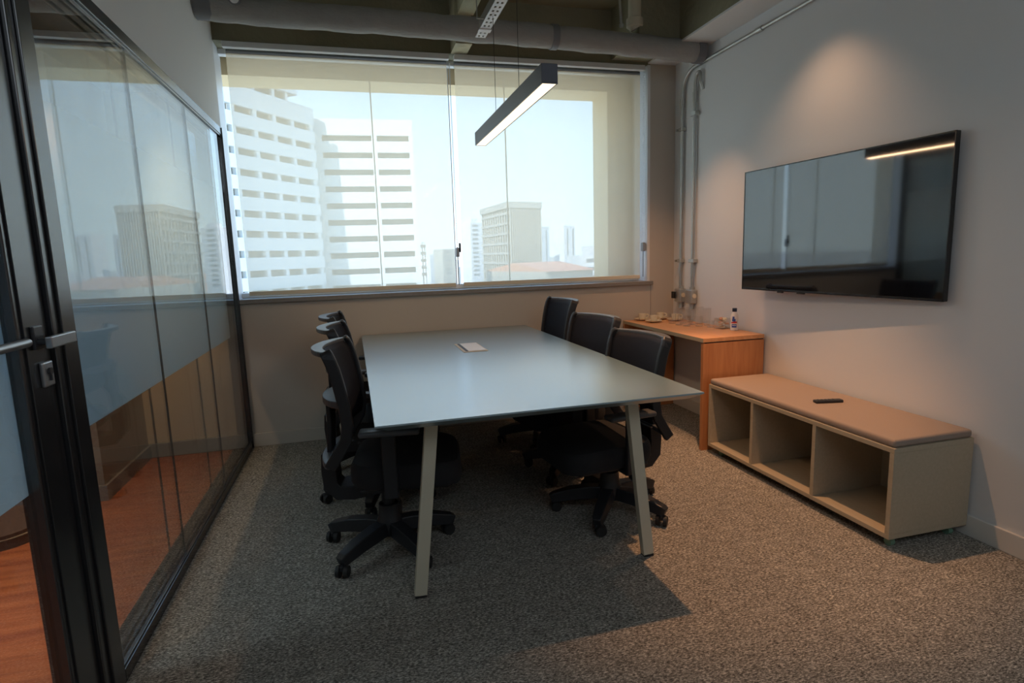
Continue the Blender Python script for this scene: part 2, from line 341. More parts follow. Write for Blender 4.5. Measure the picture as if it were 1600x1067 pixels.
# ------------------------------------------------------------------ glass partition + door (setting)
gp = sempty('wall_left_glass', 'double glazed partition in a black aluminium frame')
def prof_y(name, y0, y1, z0, z1, m='black_alu'):
    mb = MB()
    mb.box((XL - .09, y0, z0), (XL + .004, y1, z1), .003)
    h = z1 - z0
    for k, (a, c) in enumerate(((.0, .014), (.024, .034), (.044, .066), (.076, .09))):
        zz = z1 if z0 < 1 else z0
        mb.box((XL - c, y0, zz - .002 if z0 < 1 else zz - .01), (XL - a, y1, zz + .010 if z0 < 1 else zz + .002), .002)
    return mb.obj(name, m, gp)
prof_y('bottom_rail', 1.93, D, 0, .045)
prof_y('top_rail', 1.93, D, 2.145, 2.192)
MB().box((XL - .09, 1.80, 0), (XL + .004, 1.93, 2.192), .003).box((XL + .004, 1.835, 0), (XL + .012, 1.905, 2.192), .002).obj('frame_post', 'black_alu', gp)
MB().box((XL - .09, D - .028, 0), (XL + .004, D, 2.192), .002).box((XL + .004, D - .03, 0), (XL + .010, D - .02, 2.192), .002).obj('frame_post', 'black_alu', gp)
for x, seams in ((XL - .012, (2.674, 3.496)), (XL - .078, (2.70, 3.47))):
    ys = [1.93, *seams, D - .028]
    for a, c in zip(ys, ys[1:]):
        MB().box((x - .004, a + .0007, .05), (x + .004, c - .0007, 2.15)).obj('pane', 'pane', gp)
    for y in seams:
        MB().box((x - .0042, y - .0006, .05), (x + .0042, y + .0006, 2.15)).obj('glazing_seal', 'dark_slot', gp)
MB().box((XL - .073, 1.93, .80), (XL - .071, D - .028, 2.05)).obj('frosted_film', 'film', gp)
dr = sempty('door_1', 'black framed glass door with frosted film')
DX = XL - .02
MB().box((DX - .035, 1.655, .008), (DX + .012, 1.797, 2.185), .004).box((DX + .012, 1.675, .03), (DX + .017, 1.755, 2.17), .001).obj('stile', 'black_alu', dr)
MB().box((DX - .035, .73, .008), (DX + .012, .85, 2.185), .004).obj('stile', 'black_alu', dr)
MB().box((DX - .035, .85, 2.08), (DX + .012, 1.655, 2.185), .004).obj('top_rail', 'black_alu', dr)
MB().box((DX - .035, .85, .008), (DX + .012, 1.655, .12), .004).obj('bottom_rail', 'black_alu', dr)
MB().box((DX - .016, .85, .12), (DX - .008, 1.655, 2.08)).obj('pane', 'pane', dr)
MB().box((DX - .020, .85, .745), (DX - .018, 1.655, 1.9)).obj('frosted_film', 'film', dr)
MB().cyl((DX + .028, .9, 1.13), (DX + .028, 1.66, 1.13), .011, n=14).obj('push_bar', 'chrome', dr, smooth=True)
hd = MB().box((DX + .017, 1.70, 1.105), (DX + .026, 1.745, 1.165), .003).cyl((DX + .02, 1.715, 1.125), (DX + .06, 1.715, 1.125), .009).obj('handle_rose', 'black_alu2', dr)
MB().box((DX + .048, 1.695, 1.108), (DX + .064, 1.83, 1.138), .003).obj('lever', 'chrome', hd)
lk = MB().box((DX + .017, 1.715, 1.005), (DX + .028, 1.765, 1.07), .004).obj('lock_plate', 'chrome', dr)
MB().cyl((DX + .028, 1.74, 1.045), (DX + .034, 1.74, 1.045), .009).box((DX + .028, 1.737, 1.02), (DX + .033, 1.743, 1.04)).obj('keyhole', 'black_alu2', lk)
# corridor things
t = thing('downlight', 'small round warm downlight in the corridor ceiling beyond the glass', 'lamp', (-1.36, 3.16, 2.40))
MB().lathe([(.055, -.006), (.055, 0), (.04, 0)], n=24).obj('trim_ring', 'white_metal', t)
MB().lathe([(.04, -.0065), (.04, -.002)], n=24).obj('lens', 'downlight', t)
pts = []
for (cx, cy, a0) in ((-1.76, 3.22, -90), (-1.76, 3.36, 0)):
    for k in range(9): a = math.radians(a0 + k * 11.25); pts.append((cx + .16 * math.cos(a), cy + .14 * math.sin(a)))
poly = [(-2.7, 3.08)] + pts + [(-2.7, 3.5)]
t = thing('low_plinth', 'dark brown rounded low plinth on the corridor floor behind the door', 'plinth', (0, 0, 0))
MB().prism(poly, .0, .045).obj('base', 'plinth', t); MB().prism(poly, .047, .052).obj('edge_trim', 'edge', t); MB().prism([(x * 1.0 - .006, y) for x, y in poly], .052, .07).obj('top_board', 'plinth', t)

# ------------------------------------------------------------------ duct under the slab
t = thing('insulated_duct', 'sagging grey insulated duct under the ceiling above the window', 'duct', (.9, 3.93, 2.75))
f = Matrix.Translation((-.9, -3.93, -2.75))
dp = [(-.793, 2.80), (-.70, 2.781), (-.46, 2.770), (-.1, 2.768), (.28, 2.768), (.68, 2.760), (1.1, 2.752), (1.4, 2.746), (1.8, 2.735), (2.29, 2.719), (2.54, 2.712)]
P = []; R_ = []
for i in range(61):
    x = -.793 + (2.54 + .793) * i / 60
    for (a, za), (c, zc) in zip(dp, dp[1:]):
        if a <= x <= c + 1e-6: z = za + (zc - za) * (x - a) / (c - a)
    P.append((x, 3.93 + .004 * math.sin(i * 1.3), z)); R_.append(1 + .03 * math.sin(i * .9) + .02 * math.sin(i * 2.3 + 1))
MB().sweep(P, [(.074 * math.cos(2 * PI * i / 28), .074 * math.sin(2 * PI * i / 28)) for i in range(28)], up=(0, 0, 1), scl=R_).obj('sleeve', 'duct', t, smooth=True, f=f)
for x, w in ((-.74, .045), (1.40, .022), (2.505, .03)):
    z = [p[2] for p in P if abs(p[0] - x) < .04][0]
    MB().cyl((x - w, 3.93, z), (x + w, 3.93, z), .0795, n=28).obj('tape_band', 'tape', t, smooth=True, f=f)
MB().lathe([(.035, 0), (.037, .02), (.03, .03)], n=20).obj('outlet_collar', 'tape', t, f=f @ Matrix.Translation((-.56, 3.845, 2.81)) @ Matrix.Rotation(PI / 2 + .5, 4, 'X') @ Matrix.Translation((0, 0, -.01)))
MB().lathe([(.026, 0), (.026, .024), (.015, .032), (.003, .034)], n=20).obj('outlet_plug', 'fluff', t, smooth=True, f=f @ Matrix.Translation((-.56, 3.845, 2.81)) @ Matrix.Rotation(PI / 2 + .5, 4, 'X'))
# PVC drop pipe
t = thing('drain_pipe', 'cream plastic drain pipe dropping from the slab onto the duct', 'pipe', (2.0, 3.93, 2.815))
MB().cyl((0, 0, .06), (0, 0, SL - 2.815), .045, n=24).obj('pipe', 'pvc', t, smooth=True)
MB().lathe([(.052, .03), (.058, .035), (.058, .085), (.05, .09)], n=24).obj('socket', 'pvc', t, smooth=True)
MB().cyl((0, 0, .045), (.012, 0, .022), .045, n=20).obj('elbow', 'pvc', t, smooth=True)
t = thing('threaded_rod', 'thin steel rod hanging beside the cream drain pipe', 'rod', (1.885, 3.9, 2.83))
MB().cyl((0, 0, 0), (-.02, 0, SL - 2.83), .010, n=8).obj('rod', 'galv', t)
MB().cyl((0, 0, .0), (0, 0, .02), .016, n=6).obj('nut', 'galv', t)
# perforated cable tray
t = thing('cable_tray', 'white perforated metal cable tray hanging from the ceiling above the lamp', 'cable tray', (.80, 3.3, 2.565))
tr = MB()
ty0, ty1 = -2.2, .22
nx = 2
def perf(mb, x0, x1, y0, y1, z0, z1, rows):
    # solid plate cut by rows of rectangular openings
    n = int((y1 - y0) / .05); cs = [x0 + (x1 - x0) * k / (2 * rows + 1) for k in range(2 * rows + 2)]
    for k in range(0, 2 * rows + 1, 2): mb.box((cs[k], y0, z0), (cs[k + 1], y1, z1))
    for k in range(1, 2 * rows + 1, 2):
        for j in range(n + 1):
            a = y0 + (y1 - y0) * j / n
            mb.box((cs[k], max(y0, a - .014), z0), (cs[k + 1], min(y1, a + .014), z1))
perf(tr, -.03, .03, ty0, ty1, 0, .003, 2)
tr.obj('perforated_base', 'white_metal', t)
MB().box((-.032, ty0, 0), (-.029, .10, .05)).obj('side_flange', 'galv', t)
MB().box((.029, ty0, 0), (.032, .02, .03)).obj('side_flange', 'galv', t)
MB().box((-.036, .08, -.006), (.036, .125, .0), .001).obj('end_clip', 'white_metal', t)
MB().cyl((-.018, ty0, .022), (-.018, .02, .022), .011).obj('conduit', 'galv', t, smooth=True)
MB().cyl((-.075, -.05, -.0), (-.075, -.05, SL - 2.565), .003, n=8).cyl((-.04, -.05, .0), (-.075, -.05, .0), .003, n=8).obj('hanger_rod', 'galv', t)
MB().box((-.11, -.09, .17), (-.05, -.01, .178), .001).obj('hanger_plate', 'white_metal', t)
# pendant lamp
t = thing('linear_pendant_lamp', 'dark grey linear pendant lamp with glowing warm underside over the table', 'pendant lamp', (.80, 2.96, 1.975))
MB().box((-.034, -.66, .004), (.034, .66, .076), .0015).obj('housing', 'housing', t)
MB().box((-.034, -.66, 0), (-.029, .66, .004)).box((.029, -.66, 0), (.034, .66, .004)).box((-.029, -.66, 0), (.029, -.655, .004)).box((-.029, .655, 0), (.029, .66, .004)).obj('lip', 'black_alu2', t)
MB().box((-.029, -.655, .0015), (.029, .655, .0038)).obj('diffuser', 'lamp_diffuser', t)
MB().cyl((0, -.22, .076), (0, -.22, 2.565 - 1.975), .0013, n=6).obj('cable', 'dark_slot', t)
MB().cyl((0, .24, .076), (0, .24, 2.565 - 1.975), .0013, n=6).obj('cable', 'dark_slot', t)
lamp('pendant_light', 'AREA', (.80, 2.96, 1.972), 5, WARM, (0, 0, -1), shape='RECTANGLE', size=.055, size_y=1.3)
# ------------------------------------------------------------------ conduits on right wall
def arc(p0, p1, p2, n=10):
    p0, p1, p2 = V(p0), V(p1), V(p2)
    return [(1 - s) ** 2 * p0 + 2 * s * (1 - s) * p1 + s * s * p2 for s in [k / n for k in range(n + 1)]]
cx = XR - .022
t = thing('conduit', 'galvanised conduit rising from the left box and turning along the top of the wall', 'conduit', (cx, 4.215, .99))
f = Matrix.Translation((-cx, -4.215, -.99))
MB().tube([(cx, 4.215, .99)] + arc((cx, 4.215, 2.45), (cx, 4.215, 2.655), (cx, 4.02, 2.655)) + [(cx, BK + .01, 2.655)], .0125).obj('tube', 'galv', t, smooth=True, f=f)
for a, c in (((cx, 4.215, 2.40), (cx, 4.215, 2.46)), ((cx, 4.02, 2.655), (cx, 3.97, 2.655)), ((cx, 3.36, 2.655), (cx, 3.30, 2.655))):
    MB().cyl(a, c, .0165).obj('coupling', 'galv', t, smooth=True, f=f)
for z in (2.22, 1.20): MB().box((cx - .02, 4.190, z), (XR, 4.240, z + .028), .003).cyl((cx, 4.255, z + .014), (cx - .028, 4.255, z + .014), .009).obj('clamp', 'galv', t, f=f)
t = thing('conduit', 'galvanised conduit rising from the right box and hooking into the wall', 'conduit', (cx, 4.045, .99))
f = Matrix.Translation((-cx, -4.045, -.99))
MB().tube([(cx, 4.045, .99)] + arc((cx, 4.045, 2.46), (cx, 4.045, 2.60), (cx, 4.0, 2.60), 8) + arc((cx, 3.998, 2.60), (cx, 3.97, 2.60), (cx, 3.97, 2.52), 6) + [(XR, 3.968, 2.47)], .0125).obj('tube', 'galv', t, smooth=True, f=f)
MB().cyl((cx, 4.045, 2.40), (cx, 4.045, 2.47), .0165).obj('coupling', 'galv', t, smooth=True, f=f)
for z in (2.30, 1.20): MB().box((cx - .02, 4.005, z), (XR, 4.075, z + .028), .003).obj('clamp', 'galv', t, f=f)
def jbox(y, label, side):
    t = thing('outlet_box', label, 'outlet box', (XR, y, .865))
    MB().box((-.058, -.045, .015), (0, .045, .125), .008).obj('body', 'galv', t)
    MB().lathe([(.019, .118), (.019, .145)], c=(-.022, 0, 0), n=16).obj('hub_collar', 'galv', t, smooth=True)
    MB().lathe([(.02, -.03), (.016, -.02), (.02, .015)], c=(-.022, 0, 0), n=16).obj('hub_collar', 'galv', t, smooth=True)
    MB().cyl((-.03, -.045, .075), (-.03, -.05, .075), .018).obj('outlet_face', 'china', t)
    if side: MB().box((-.075, .02, .045), (-.05, .06, .1), .003).obj('switch', 'dark_slot', t)
jbox(4.205, 'left galvanised outlet box with a black switch above the side desk', 1)
jbox(4.045, 'right galvanised outlet box above the side desk glasses', 0)

# ------------------------------------------------------------------ television
t = thing('television', 'large black flat television mounted on the right wall', 'television', (2.487, 2.6355, 1.406))
U = V((math.sin(.0767), -math.cos(.0767), 0)); Nn = V((-math.cos(.0767), -math.sin(.0767), 0))
t.rotation_euler = Matrix((U, Nn * -1, V((0, 0, 1)))).transposed().to_euler()     # local: +X towards camera end, +Y into the wall, +Z up
w, h = 1.282 / 2, .741 / 2
MB().box((-w, .003, -h), (w, .028, h), .003).obj('back_shell', 'tv_frame', t)
MB().box((-w, -.002, h - .006), (w, .006, h), .001).box((-w, -.002, -h), (w, .006, -h + .012), .001).box((-w, -.002, -h), (-w + .006, .006, h), .001).box((w - .006, -.002, -h), (w, .006, h), .001).obj('bezel', 'tv_frame', t)
MB().box((-w + .006, 0, -h + .012), (w - .006, .004, h - .006)).obj('screen', 'tv_screen', t)
MB().box((-.30, .028, -.2), (.30, .05, .2), .004).obj('rear_housing', 'tv_frame', t)
MB().box((-.15, .05, -.12), (.15, .078, .12), .004).obj('wall_bracket', 'black_alu2', t)
MB().box((-.34, 0, -h - .009), (-.30, .015, -h), .002).obj('sensor', 'tv_frame', t); MB().box((-.19, 0, -h - .008), (-.14, .015, -h), .002).obj('logo_tab', 'tv_frame', t)

# ------------------------------------------------------------------ bench
bx0, bx1, by0, by1, bz0, bz1 = 2.123, XR - .018, 1.828, 3.151, .048, .4537
t = thing('storage_bench', 'low pale wooden bench with three open cubbies and padded top along the wall', 'bench', (bx0, by0, 0))
f = Matrix.Translation((-bx0, -by0, 0)); th = .022
MB().box((bx0, by0, bz1 - th), (bx1, by1, bz1), .0015).obj('top_board', 'bench', t, f=f)
MB().box((bx0, by0, bz0), (bx1, by1, bz0 + th), .0015).obj('bottom_board', 'bench', t, f=f)
for y in (by0, by1 - th): MB().box((bx0, y, bz0 + th), (bx1, y + th, bz1 - th), .001).obj('side_panel', 'bench', t, f=f)
for y in (2.735, 2.27): MB().box((bx0 + .001, y - th / 2, bz0 + th), (bx1 - .01, y + th / 2, bz1 - th), .001).obj('divider', 'bench', t, f=f)
MB().box((bx1 - .014, by0 + th, bz0 + th), (bx1 - .004, by1 - th, bz1 - th)).obj('back_panel', 'bench', t, f=f)
for x in (bx0 + .05, bx1 - .06):
    for y in (by0 + .05, by1 - .07):
        MB().cyl((x, y, .03), (x, y, bz0), .008).box((x - .02, y - .02, bz0 - .006), (x + .02, y + .02, bz0)).cyl((x - .012, y - .012, .018), (x + .012, y - .012, .018), .018).obj('caster', 'green', t, f=f)
MB().box((bx0 + .004, by0 + .005, bz1), (bx1 - .002, by1 - .004, bz1 + .036), .013, 4).obj('seat_pad', 'cushion', t, f=f, smooth=True)
t = thing('remote_control', 'black remote control lying on the bench pad', 'remote control', (2.343, 2.418, bz1 + .036), math.radians(-12))
MB().box((-.073, -.019, 0), (.073, .019, .015), .005, 3).obj('case', 'plastic', t, smooth=True)
for i in range(5):
    for j in (-1, 0, 1): MB().cyl((-.05 + i * .02, j * .01, .015), (-.05 + i * .02, j * .01, .0165), .0034, n=10).obj('button', 'plastic_grey_lit', t)

# ------------------------------------------------------------------ side desk
dx0, dx1, dy0, dy1 = 2.104, XR - .018, 3.193, D - .02
t = thing('side_desk', 'oak side desk with panel ends in the window corner holding cups and glasses', 'desk', (dx0, dy0, 0))
f = Matrix.Translation((-dx0, -dy0, 0))
MB().box((dx0, dy0, .714), (dx1, dy1, .74), .0015).obj('desktop', 'desk_top', t, f=f)
MB().box((dx0 - .001, dy0, .7145), (dx0, dy1, .7395)).obj('edge_band', 'edge', t, f=f)
MB().box((dx0 + .002, dy0 + .002, 0), (dx1, dy0 + .027, .706), .001).obj('end_panel', 'desk', t, f=f)
MB().box((dx0 + .02, dy0 + .01, .706), (dx1, dy0 + .025, .714)).obj('shadow_gap', 'dark_slot', t, f=f)
MB().box((dx0 + .002, dy1 - .027, 0), (dx1, dy1 - .002, .714), .001).obj('end_panel', 'desk', t, f=f)
MB().box((dx1 - .02, dy0 + .03, .60), (dx1 - .002, dy1 - .03, .714)).obj('modesty_rail', 'desk', t, f=f)
MB().box((dx0 + .12, dy0 + .028, .66), (dx0 + .30, dy0 + .10, .712), .002).obj('bracket', 'bench', t, f=f)
MB().cyl((dx0 + .2, dy1 - .35, .700), (dx0 + .2, dy1 - .35, .714), .06, n=24).obj('grommet_cup', 'dark_slot', t, f=f)
zt = .74
cupg = 'coffee cups on the side desk'
def cup_at(x, y, rz, label):
    s = thing('saucer', 'cream saucer under ' + label, 'saucer', (x, y, zt), 0, 'saucers on the side desk')
    MB().lathe([(.025, 0), (.03, .003), (.062, .012), (.066, .016), (.06, .0155), (.028, .007)], n=32).obj('dish', 'china', s, smooth=True)
    c = thing('coffee_cup', label, 'cup', (x, y, zt + .0075), rz, cupg); c.scale = (.86, .86, .86)
    MB().lathe([(.018, 0), (.022, .001), (.033, .022), (.036, .056), (.0335, .056), (.030, .024), (.018, .006)], n=32).obj('bowl', 'china', c, smooth=True)
    MB().tube([V((.033, 0, .046))] + arc((.036, 0, .048), (.068, 0, .05), (.058, 0, .025), 8) + [V((.034, 0, .016))], .0045, 10).obj('handle', 'china', c, smooth=True)
cup_at(2.245, 4.275, -.5, 'cream coffee cup nearest the window at the desk end')
cup_at(2.262, 4.115, -.7, 'cream coffee cup in front, at the desk edge')
cup_at(2.405, 4.27, -.4, 'cream coffee cup second from the window')
cup_at(2.455, 4.12, -.6, 'cream coffee cup just left of the glasses')
def tumbler(x, y, r, h, label, stem=False):
    t = thing('drinking_glass', label, 'glass', (x, y, zt), 0, 'drinking glasses on the side desk')
    if stem: pr = [(.03, .001), (.006, .008), (.006, .03), (r, .045), (r * .92, h), (r * .88, h)]
    else: pr = [(r * .82, .0005), (r * .84, .002), (r, h), (r - .003, h)]
    MB().lathe(pr, n=24, caps=False).obj('body', 'drink_glass', t, smooth=True)
    MB().lathe([(r * .80, .001), (r * .80, .007), (.004, .009)], n=20).obj('base_disc', 'drink_glass', t, smooth=True)
gl = [(2.335, 3.965, .030, .075, 0, 'short tumbler nearest the desk edge beside the saucers'), (2.330, 3.855, .030, .085, 0, 'short tumbler at the desk edge, middle of the front row'),
      (2.345, 3.775, .031, .08, 0, 'short tumbler at the desk edge, right end of the front row'), (2.41, 3.93, .029, .11, 0, 'tall tumbler second row, behind the leftmost short one'),
      (2.425, 3.84, .030, .12, 1, 'stemmed glass in the middle of the glasses'), (2.42, 3.73, .030, .075, 0, 'short tumbler right of the stemmed glass'),
      (2.50, 3.98, .029, .12, 1, 'stemmed glass at the back, under the left outlet box'), (2.505, 3.86, .029, .13, 0, 'tall tumbler at the back, under the right outlet box'),
      (2.50, 3.75, .027, .13, 0, 'tall narrow tumbler at the back, right of the boxes'), (2.455, 3.64, .029, .05, 0, 'small squat glass between the tumblers and the sweets jar')]
for x, y, r, h, s, l in gl: tumbler(x, y, r, h, l, s)
t = thing('sweets_jar', 'square clear jar filled with wrapped sachets beside the bottle', 'jar', (2.495, 3.555, zt), .2)
mb = MB()
mb.box((-.04, -.04, 0), (.04, .04, .004)).box((-.04, -.04, .004), (-.037, .04, .075)).box((.037, -.04, .004), (.04, .04, .075)).box((-.037, -.04, .004), (.037, -.037, .075)).box((-.037, .037, .004), (.037, .04, .075))
mb.obj('box', 'drink_glass', t)
for k in range(14):
    x, y, z = random.uniform(-.022, .022), random.uniform(-.022, .022), .012 + .0048 * k
    MB().box((-.014, -.009, -.004), (.014, .009, .004), .002, f=Matrix.Translation((x, y, z)) @ Matrix.Rotation(random.uniform(0, 3), 4, 'Z') @ Matrix.Rotation(random.uniform(-.9, .9), 4, 'X')).obj('sachet', 'orange' if k % 2 else 'china', t)
t = thing('bottle', 'small white bottle with dark cap and blue and red label on the side desk', 'bottle', (2.505, 3.435, zt))
MB().lathe([(.022, 0), (.026, .004), (.026, .05), (.023, .065), (.026, .08), (.026, .105), (.014, .128), (.012, .135)], n=28).obj('body', 'bottle', t, smooth=True)
MB().lathe([(.0145, .130), (.0155, .132), (.0155, .152), (.0145, .154)], n=20).obj('cap', 'navy', t, smooth=True)
def band(z0, z1, a0, a1, m, r=.0264):
    b = MB(); n = 8; A = []; B = []
    for k in range(n + 1):
        a = math.radians(a0 + (a1 - a0) * k / n)
        A.append(b.b.verts.new((r * math.cos(a), r * math.sin(a), z0))); B.append(b.b.verts.new((r * math.cos(a), r * math.sin(a), z1)))
    for k in range(n): b.b.faces.new((A[k], A[k + 1], B[k + 1], B[k]))
    b.obj('label_print', m, t)
band(.022, .045, 195, 268, 'blue'); band(.045, .06, 185, 250, 'red', .0258); band(.052, .064, 215, 275, 'red', .0262); band(.064, .082, 200, 250, 'blue', .0262); band(.082, .098, 205, 235, 'blue')
band(.034, .038, 205, 262, 'bottle', .0267)

# ------------------------------------------------------------------ meeting table
t = thing('meeting_table', 'long sage green meeting table with splayed beige legs', 'table', (.0267, 1.9163, 0), math.radians(.32))
TW, TLn, TZ = 1.2503, 2.425, .7547
b = MB()
e1, e2 = .004, .045
ring = lambda i, z: [b.b.verts.new(p) for p in ((i, i, z), (TW - i, i, z), (TW - i, TLn - i, z), (i, TLn - i, z))]
A, B_, D_ = ring(.001, TZ), ring(0, TZ - .006), ring(e2, TZ - .032)
for P_, Q_ in ((A, B_), (B_, D_)):
    for i in range(4): b.b.faces.new((P_[i], P_[(i + 1) % 4], Q_[(i + 1) % 4], Q_[i]))
b.b.faces.new(A); b.b.faces.new(D_[::-1])
b.obj('tabletop', 'table', t)
for y in (.20, TLn - .20):
    for s, xt, xf in ((-1, .215, .135), (1, TW - .215, TW - .135)):
        lg = MB().sweep([(xt, y, TZ - .036), (xf, y, .008)], [(-.024, -.017), (.024, -.017), (.024, .017), (-.024, .017)], up=(0, 1, 0)).obj('leg', 'leg', t, bev=.002)
        MB().box((xf - .022, y - .018, 0), (xf + .022, y + .018, .009)).obj('foot_pad', 'rubber', lg)
    MB().box((.19, y - .02, TZ - .072), (TW - .19, y + .02, TZ - .034)).obj('cross_beam', 'leg', t)
for x in (.30, TW - .34): MB().box((x, .22, TZ - .072), (x + .04, TLn - .22, TZ - .034)).obj('long_beam', 'leg', t)
ob = MB().box((.555, 1.335, TZ), (.70, 1.675, TZ + .003), .001).obj('cable_port', 'bench', t)
MB().box((.588, 1.355, TZ + .003), (.692, 1.655, TZ + .0055), .001).obj('port_lid', 'white_plate', ob)
MB().box((.572, 1.355, TZ + .0031), (.586, 1.655, TZ + .0045)).obj('port_slot', 'dark_slot', ob)

# ------------------------------------------------------------------ task chairs (seat faces local +X)
def rrect(w, d, r, n=4):
    out = []
    for cx_, cy_, a0 in ((w / 2 - r, d / 2 - r, 0), (-w / 2 + r, d / 2 - r, 90), (-w / 2 + r, -d / 2 + r, 180), (w / 2 - r, -d / 2 + r, 270)):
        for k in range(n + 1): a = math.radians(a0 + 90 * k / n); out.append((cx_ + r * math.cos(a), cy_ + r * math.sin(a)))
    return out
def chair(x, y, rot, lift, star, label):
    t = thing('task_chair', label, 'chair', (x, y, 0), math.radians(rot), 'black task chairs around the meeting table')
    L_ = lift
    # back profile: edge x and centre bulge by height
    zs = [.44, .50, .56, .62, .70, .78, .86, .925]
    xe = [-.205, -.165, -.128, -.118, -.125, -.138, -.155, -.178]
    bu = [.02, .025, .03, .035, .045, .05, .055, .06]
    HW = .225
    def bp(u, z):
        k = 0
        while k < len(zs) - 2 and z > zs[k + 1]: k += 1
        s = (z - zs[k]) / (zs[k + 1] - zs[k])
        e = xe[k] + (xe[k + 1] - xe[k]) * s; g = bu[k] + (bu[k + 1] - bu[k]) * s
        return V((e - g * (1 - u * u), HW * u * (.94 + .06 * (z - .44) / .485 if z < .9 else 1), z + L_))
    # mesh panel, rounded top corners
    b = MB(); nu, nz = 16, 14; G = []
    for j in range(nz + 1):
        row = []
        for i in range(nu + 1):
            u = -1 + 2 * i / nu; z = .575 + (.915 - .575) * j / nz
            u2 = u * (.97 if j < nz - 1 else (.94 if j == nz - 1 else .86)); row.append(b.b.verts.new(bp(u2, z) + V((.012, 0, 0))))
        G.append(row)
    for j in range(nz):
        for i in range(nu): b.b.faces.new((G[j][i], G[j][i + 1], G[j + 1][i + 1], G[j + 1][i]))
    o = b.obj('mesh_back', 'mesh', t, smooth=True); q = o.modifiers.new('thick', 'SOLIDIFY'); q.thickness = .008
    # side members
    prof = [(-.012, -.024), (.012, -.024), (.012, .024), (-.012, .024)]
    for s in (-1, 1):
        pts = [bp(s * 1.0, z) for z in [.445, .47, .50, .53, .56, .59, .62, .66, .70, .75, .80, .85, .89]] + [bp(s * .985, .912), bp(s * .93, .925)]
        MB().sweep(pts, prof, up=(1, 0, 0)).obj('side_frame', 'plastic', t, smooth=False, bev=.006)
    def hbar(name, z, m, depth, height, span, extra, mm=0.0):
        b = MB(); n = 20; rows = []
        for i in range(n + 1):
            u = -span + 2 * span * i / n; p = bp(u, z); k = max(0.0, 1 - (u / span) ** 2) ** .6
            dd = depth * (.55 + .45 * k)
            xo = p.x - extra * k
            rows.append([b.b.verts.new((xo + .012, p.y, p.z + height / 2)), b.b.verts.new((xo - dd, p.y, p.z + height / 2)), b.b.verts.new((xo - dd, p.y, p.z - height / 2)), b.b.verts.new((xo + .012, p.y, p.z - height / 2))])
        for A_, C_ in zip(rows, rows[1:]):
            for j in range(4): b.b.faces.new((A_[j], A_[(j + 1) % 4], C_[(j + 1) % 4], C_[j]))
        b.b.faces.new(rows[0]); b.b.faces.new(rows[-1][::-1])
        return b.obj(name, m, t, smooth=False, bev=.004)
    hbar('top_bar', .917, 'plastic_grey_lit', .038, .022, .97, .004)
    hbar('lumbar_bar', .705, 'plastic_grey_lit', .045, .03, .92, .03)
    hbar('lower_bar', .450, 'plastic_grey_lit', .03, .026, .97, .012)
    MB().sweep([(-.222, 0, .69 + L_), (-.222, 0, .60 + L_), (-.228, 0, .52 + L_), (-.232, 0, .45 + L_)], [(-.055, -.010), (.055, -.010), (.055, .010), (-.055, .010)], up=(1, 0, 0)).obj('spine', 'plastic', t, bev=.004)
    MB().sweep([(-.235, 0, .455 + L_), (-.240, 0, .38 + L_), (-.236, 0, .31 + L_), (-.205, 0, .275 + L_), (-.14, 0, .272 + L_), (-.02, 0, .292 + L_)], [(-.032, -.06), (.032, -.06), (.032, .06), (-.032, .06)], up=(0, 1, 0)).obj('back_bracket', 'plastic', t, bev=.004)
    # seat
    b = MB(); R0 = rrect(.47, .47, .11, 5); cx_ = .10
    for k, (sc, z) in enumerate(((.90, .335), (.97, .345), (1, .365), (1, .40), (.985, .425), (.94, .442), (.7, .45), (.3, .452))):
        ring_ = [b.b.verts.new((cx_ + px * sc, py * sc, z + L_ - (.02 * max(0, (px * sc) / .235) ** 3))) for px, py in R0]
        if k:
            for j in range(len(ring_)): b.b.faces.new((old[j], old[(j + 1) % len(ring_)], ring_[(j + 1) % len(ring_)], ring_[j]))
        else: b.b.faces.new(ring_[::-1])
        old = ring_
    b.b.faces.new(old); b.obj('seat', 'fabric', t, smooth=True)
    MB().box((-.09, -.2, .322 + L_), (.28, .2, .338 + L_), .006).obj('seat_pan', 'plastic', t)
    # arms
    for s in (-1, 1):
        yy = s * .262
        MB().box((.015, yy - .012, .32 + L_), (.072, yy + .012, .588 + L_), .006).box((.015, min(yy, s * .18), .315 + L_), (.072, max(yy, s * .18), .332 + L_), .004).obj('arm_post', 'plastic', t)
        MB().box((-.07, yy - .037, .588 + L_), (.17, yy + .037, .612 + L_), .010, 3).obj('arm_pad', 'plastic_grey_lit', t, smooth=True)
    # mechanism, column
    MB().box((-.08, -.07, .275 + L_), (.12, .07, .325 + L_), .012).obj('mechanism', 'plastic', t)
    MB().cyl((.02, .06, .30 + L_), (.02, .24, .29 + L_), .006, n=8).cyl((.02, .22, .29 + L_), (.02, .27, .285 + L_), .012, n=10).obj('tilt_lever', 'plastic', t)
    MB().cyl((0, 0, .14), (0, 0, .22), .030, n=20).cyl((0, 0, .20), (0, 0, .28 + L_), .030, n=20).obj('gas_column', 'plastic', t, smooth=True)
    MB().lathe([(.035, .062), (.055, .07), (.06, .13), (.050, .15), (.044, .21)], n=24).obj('hub', 'plastic', t, smooth=True)
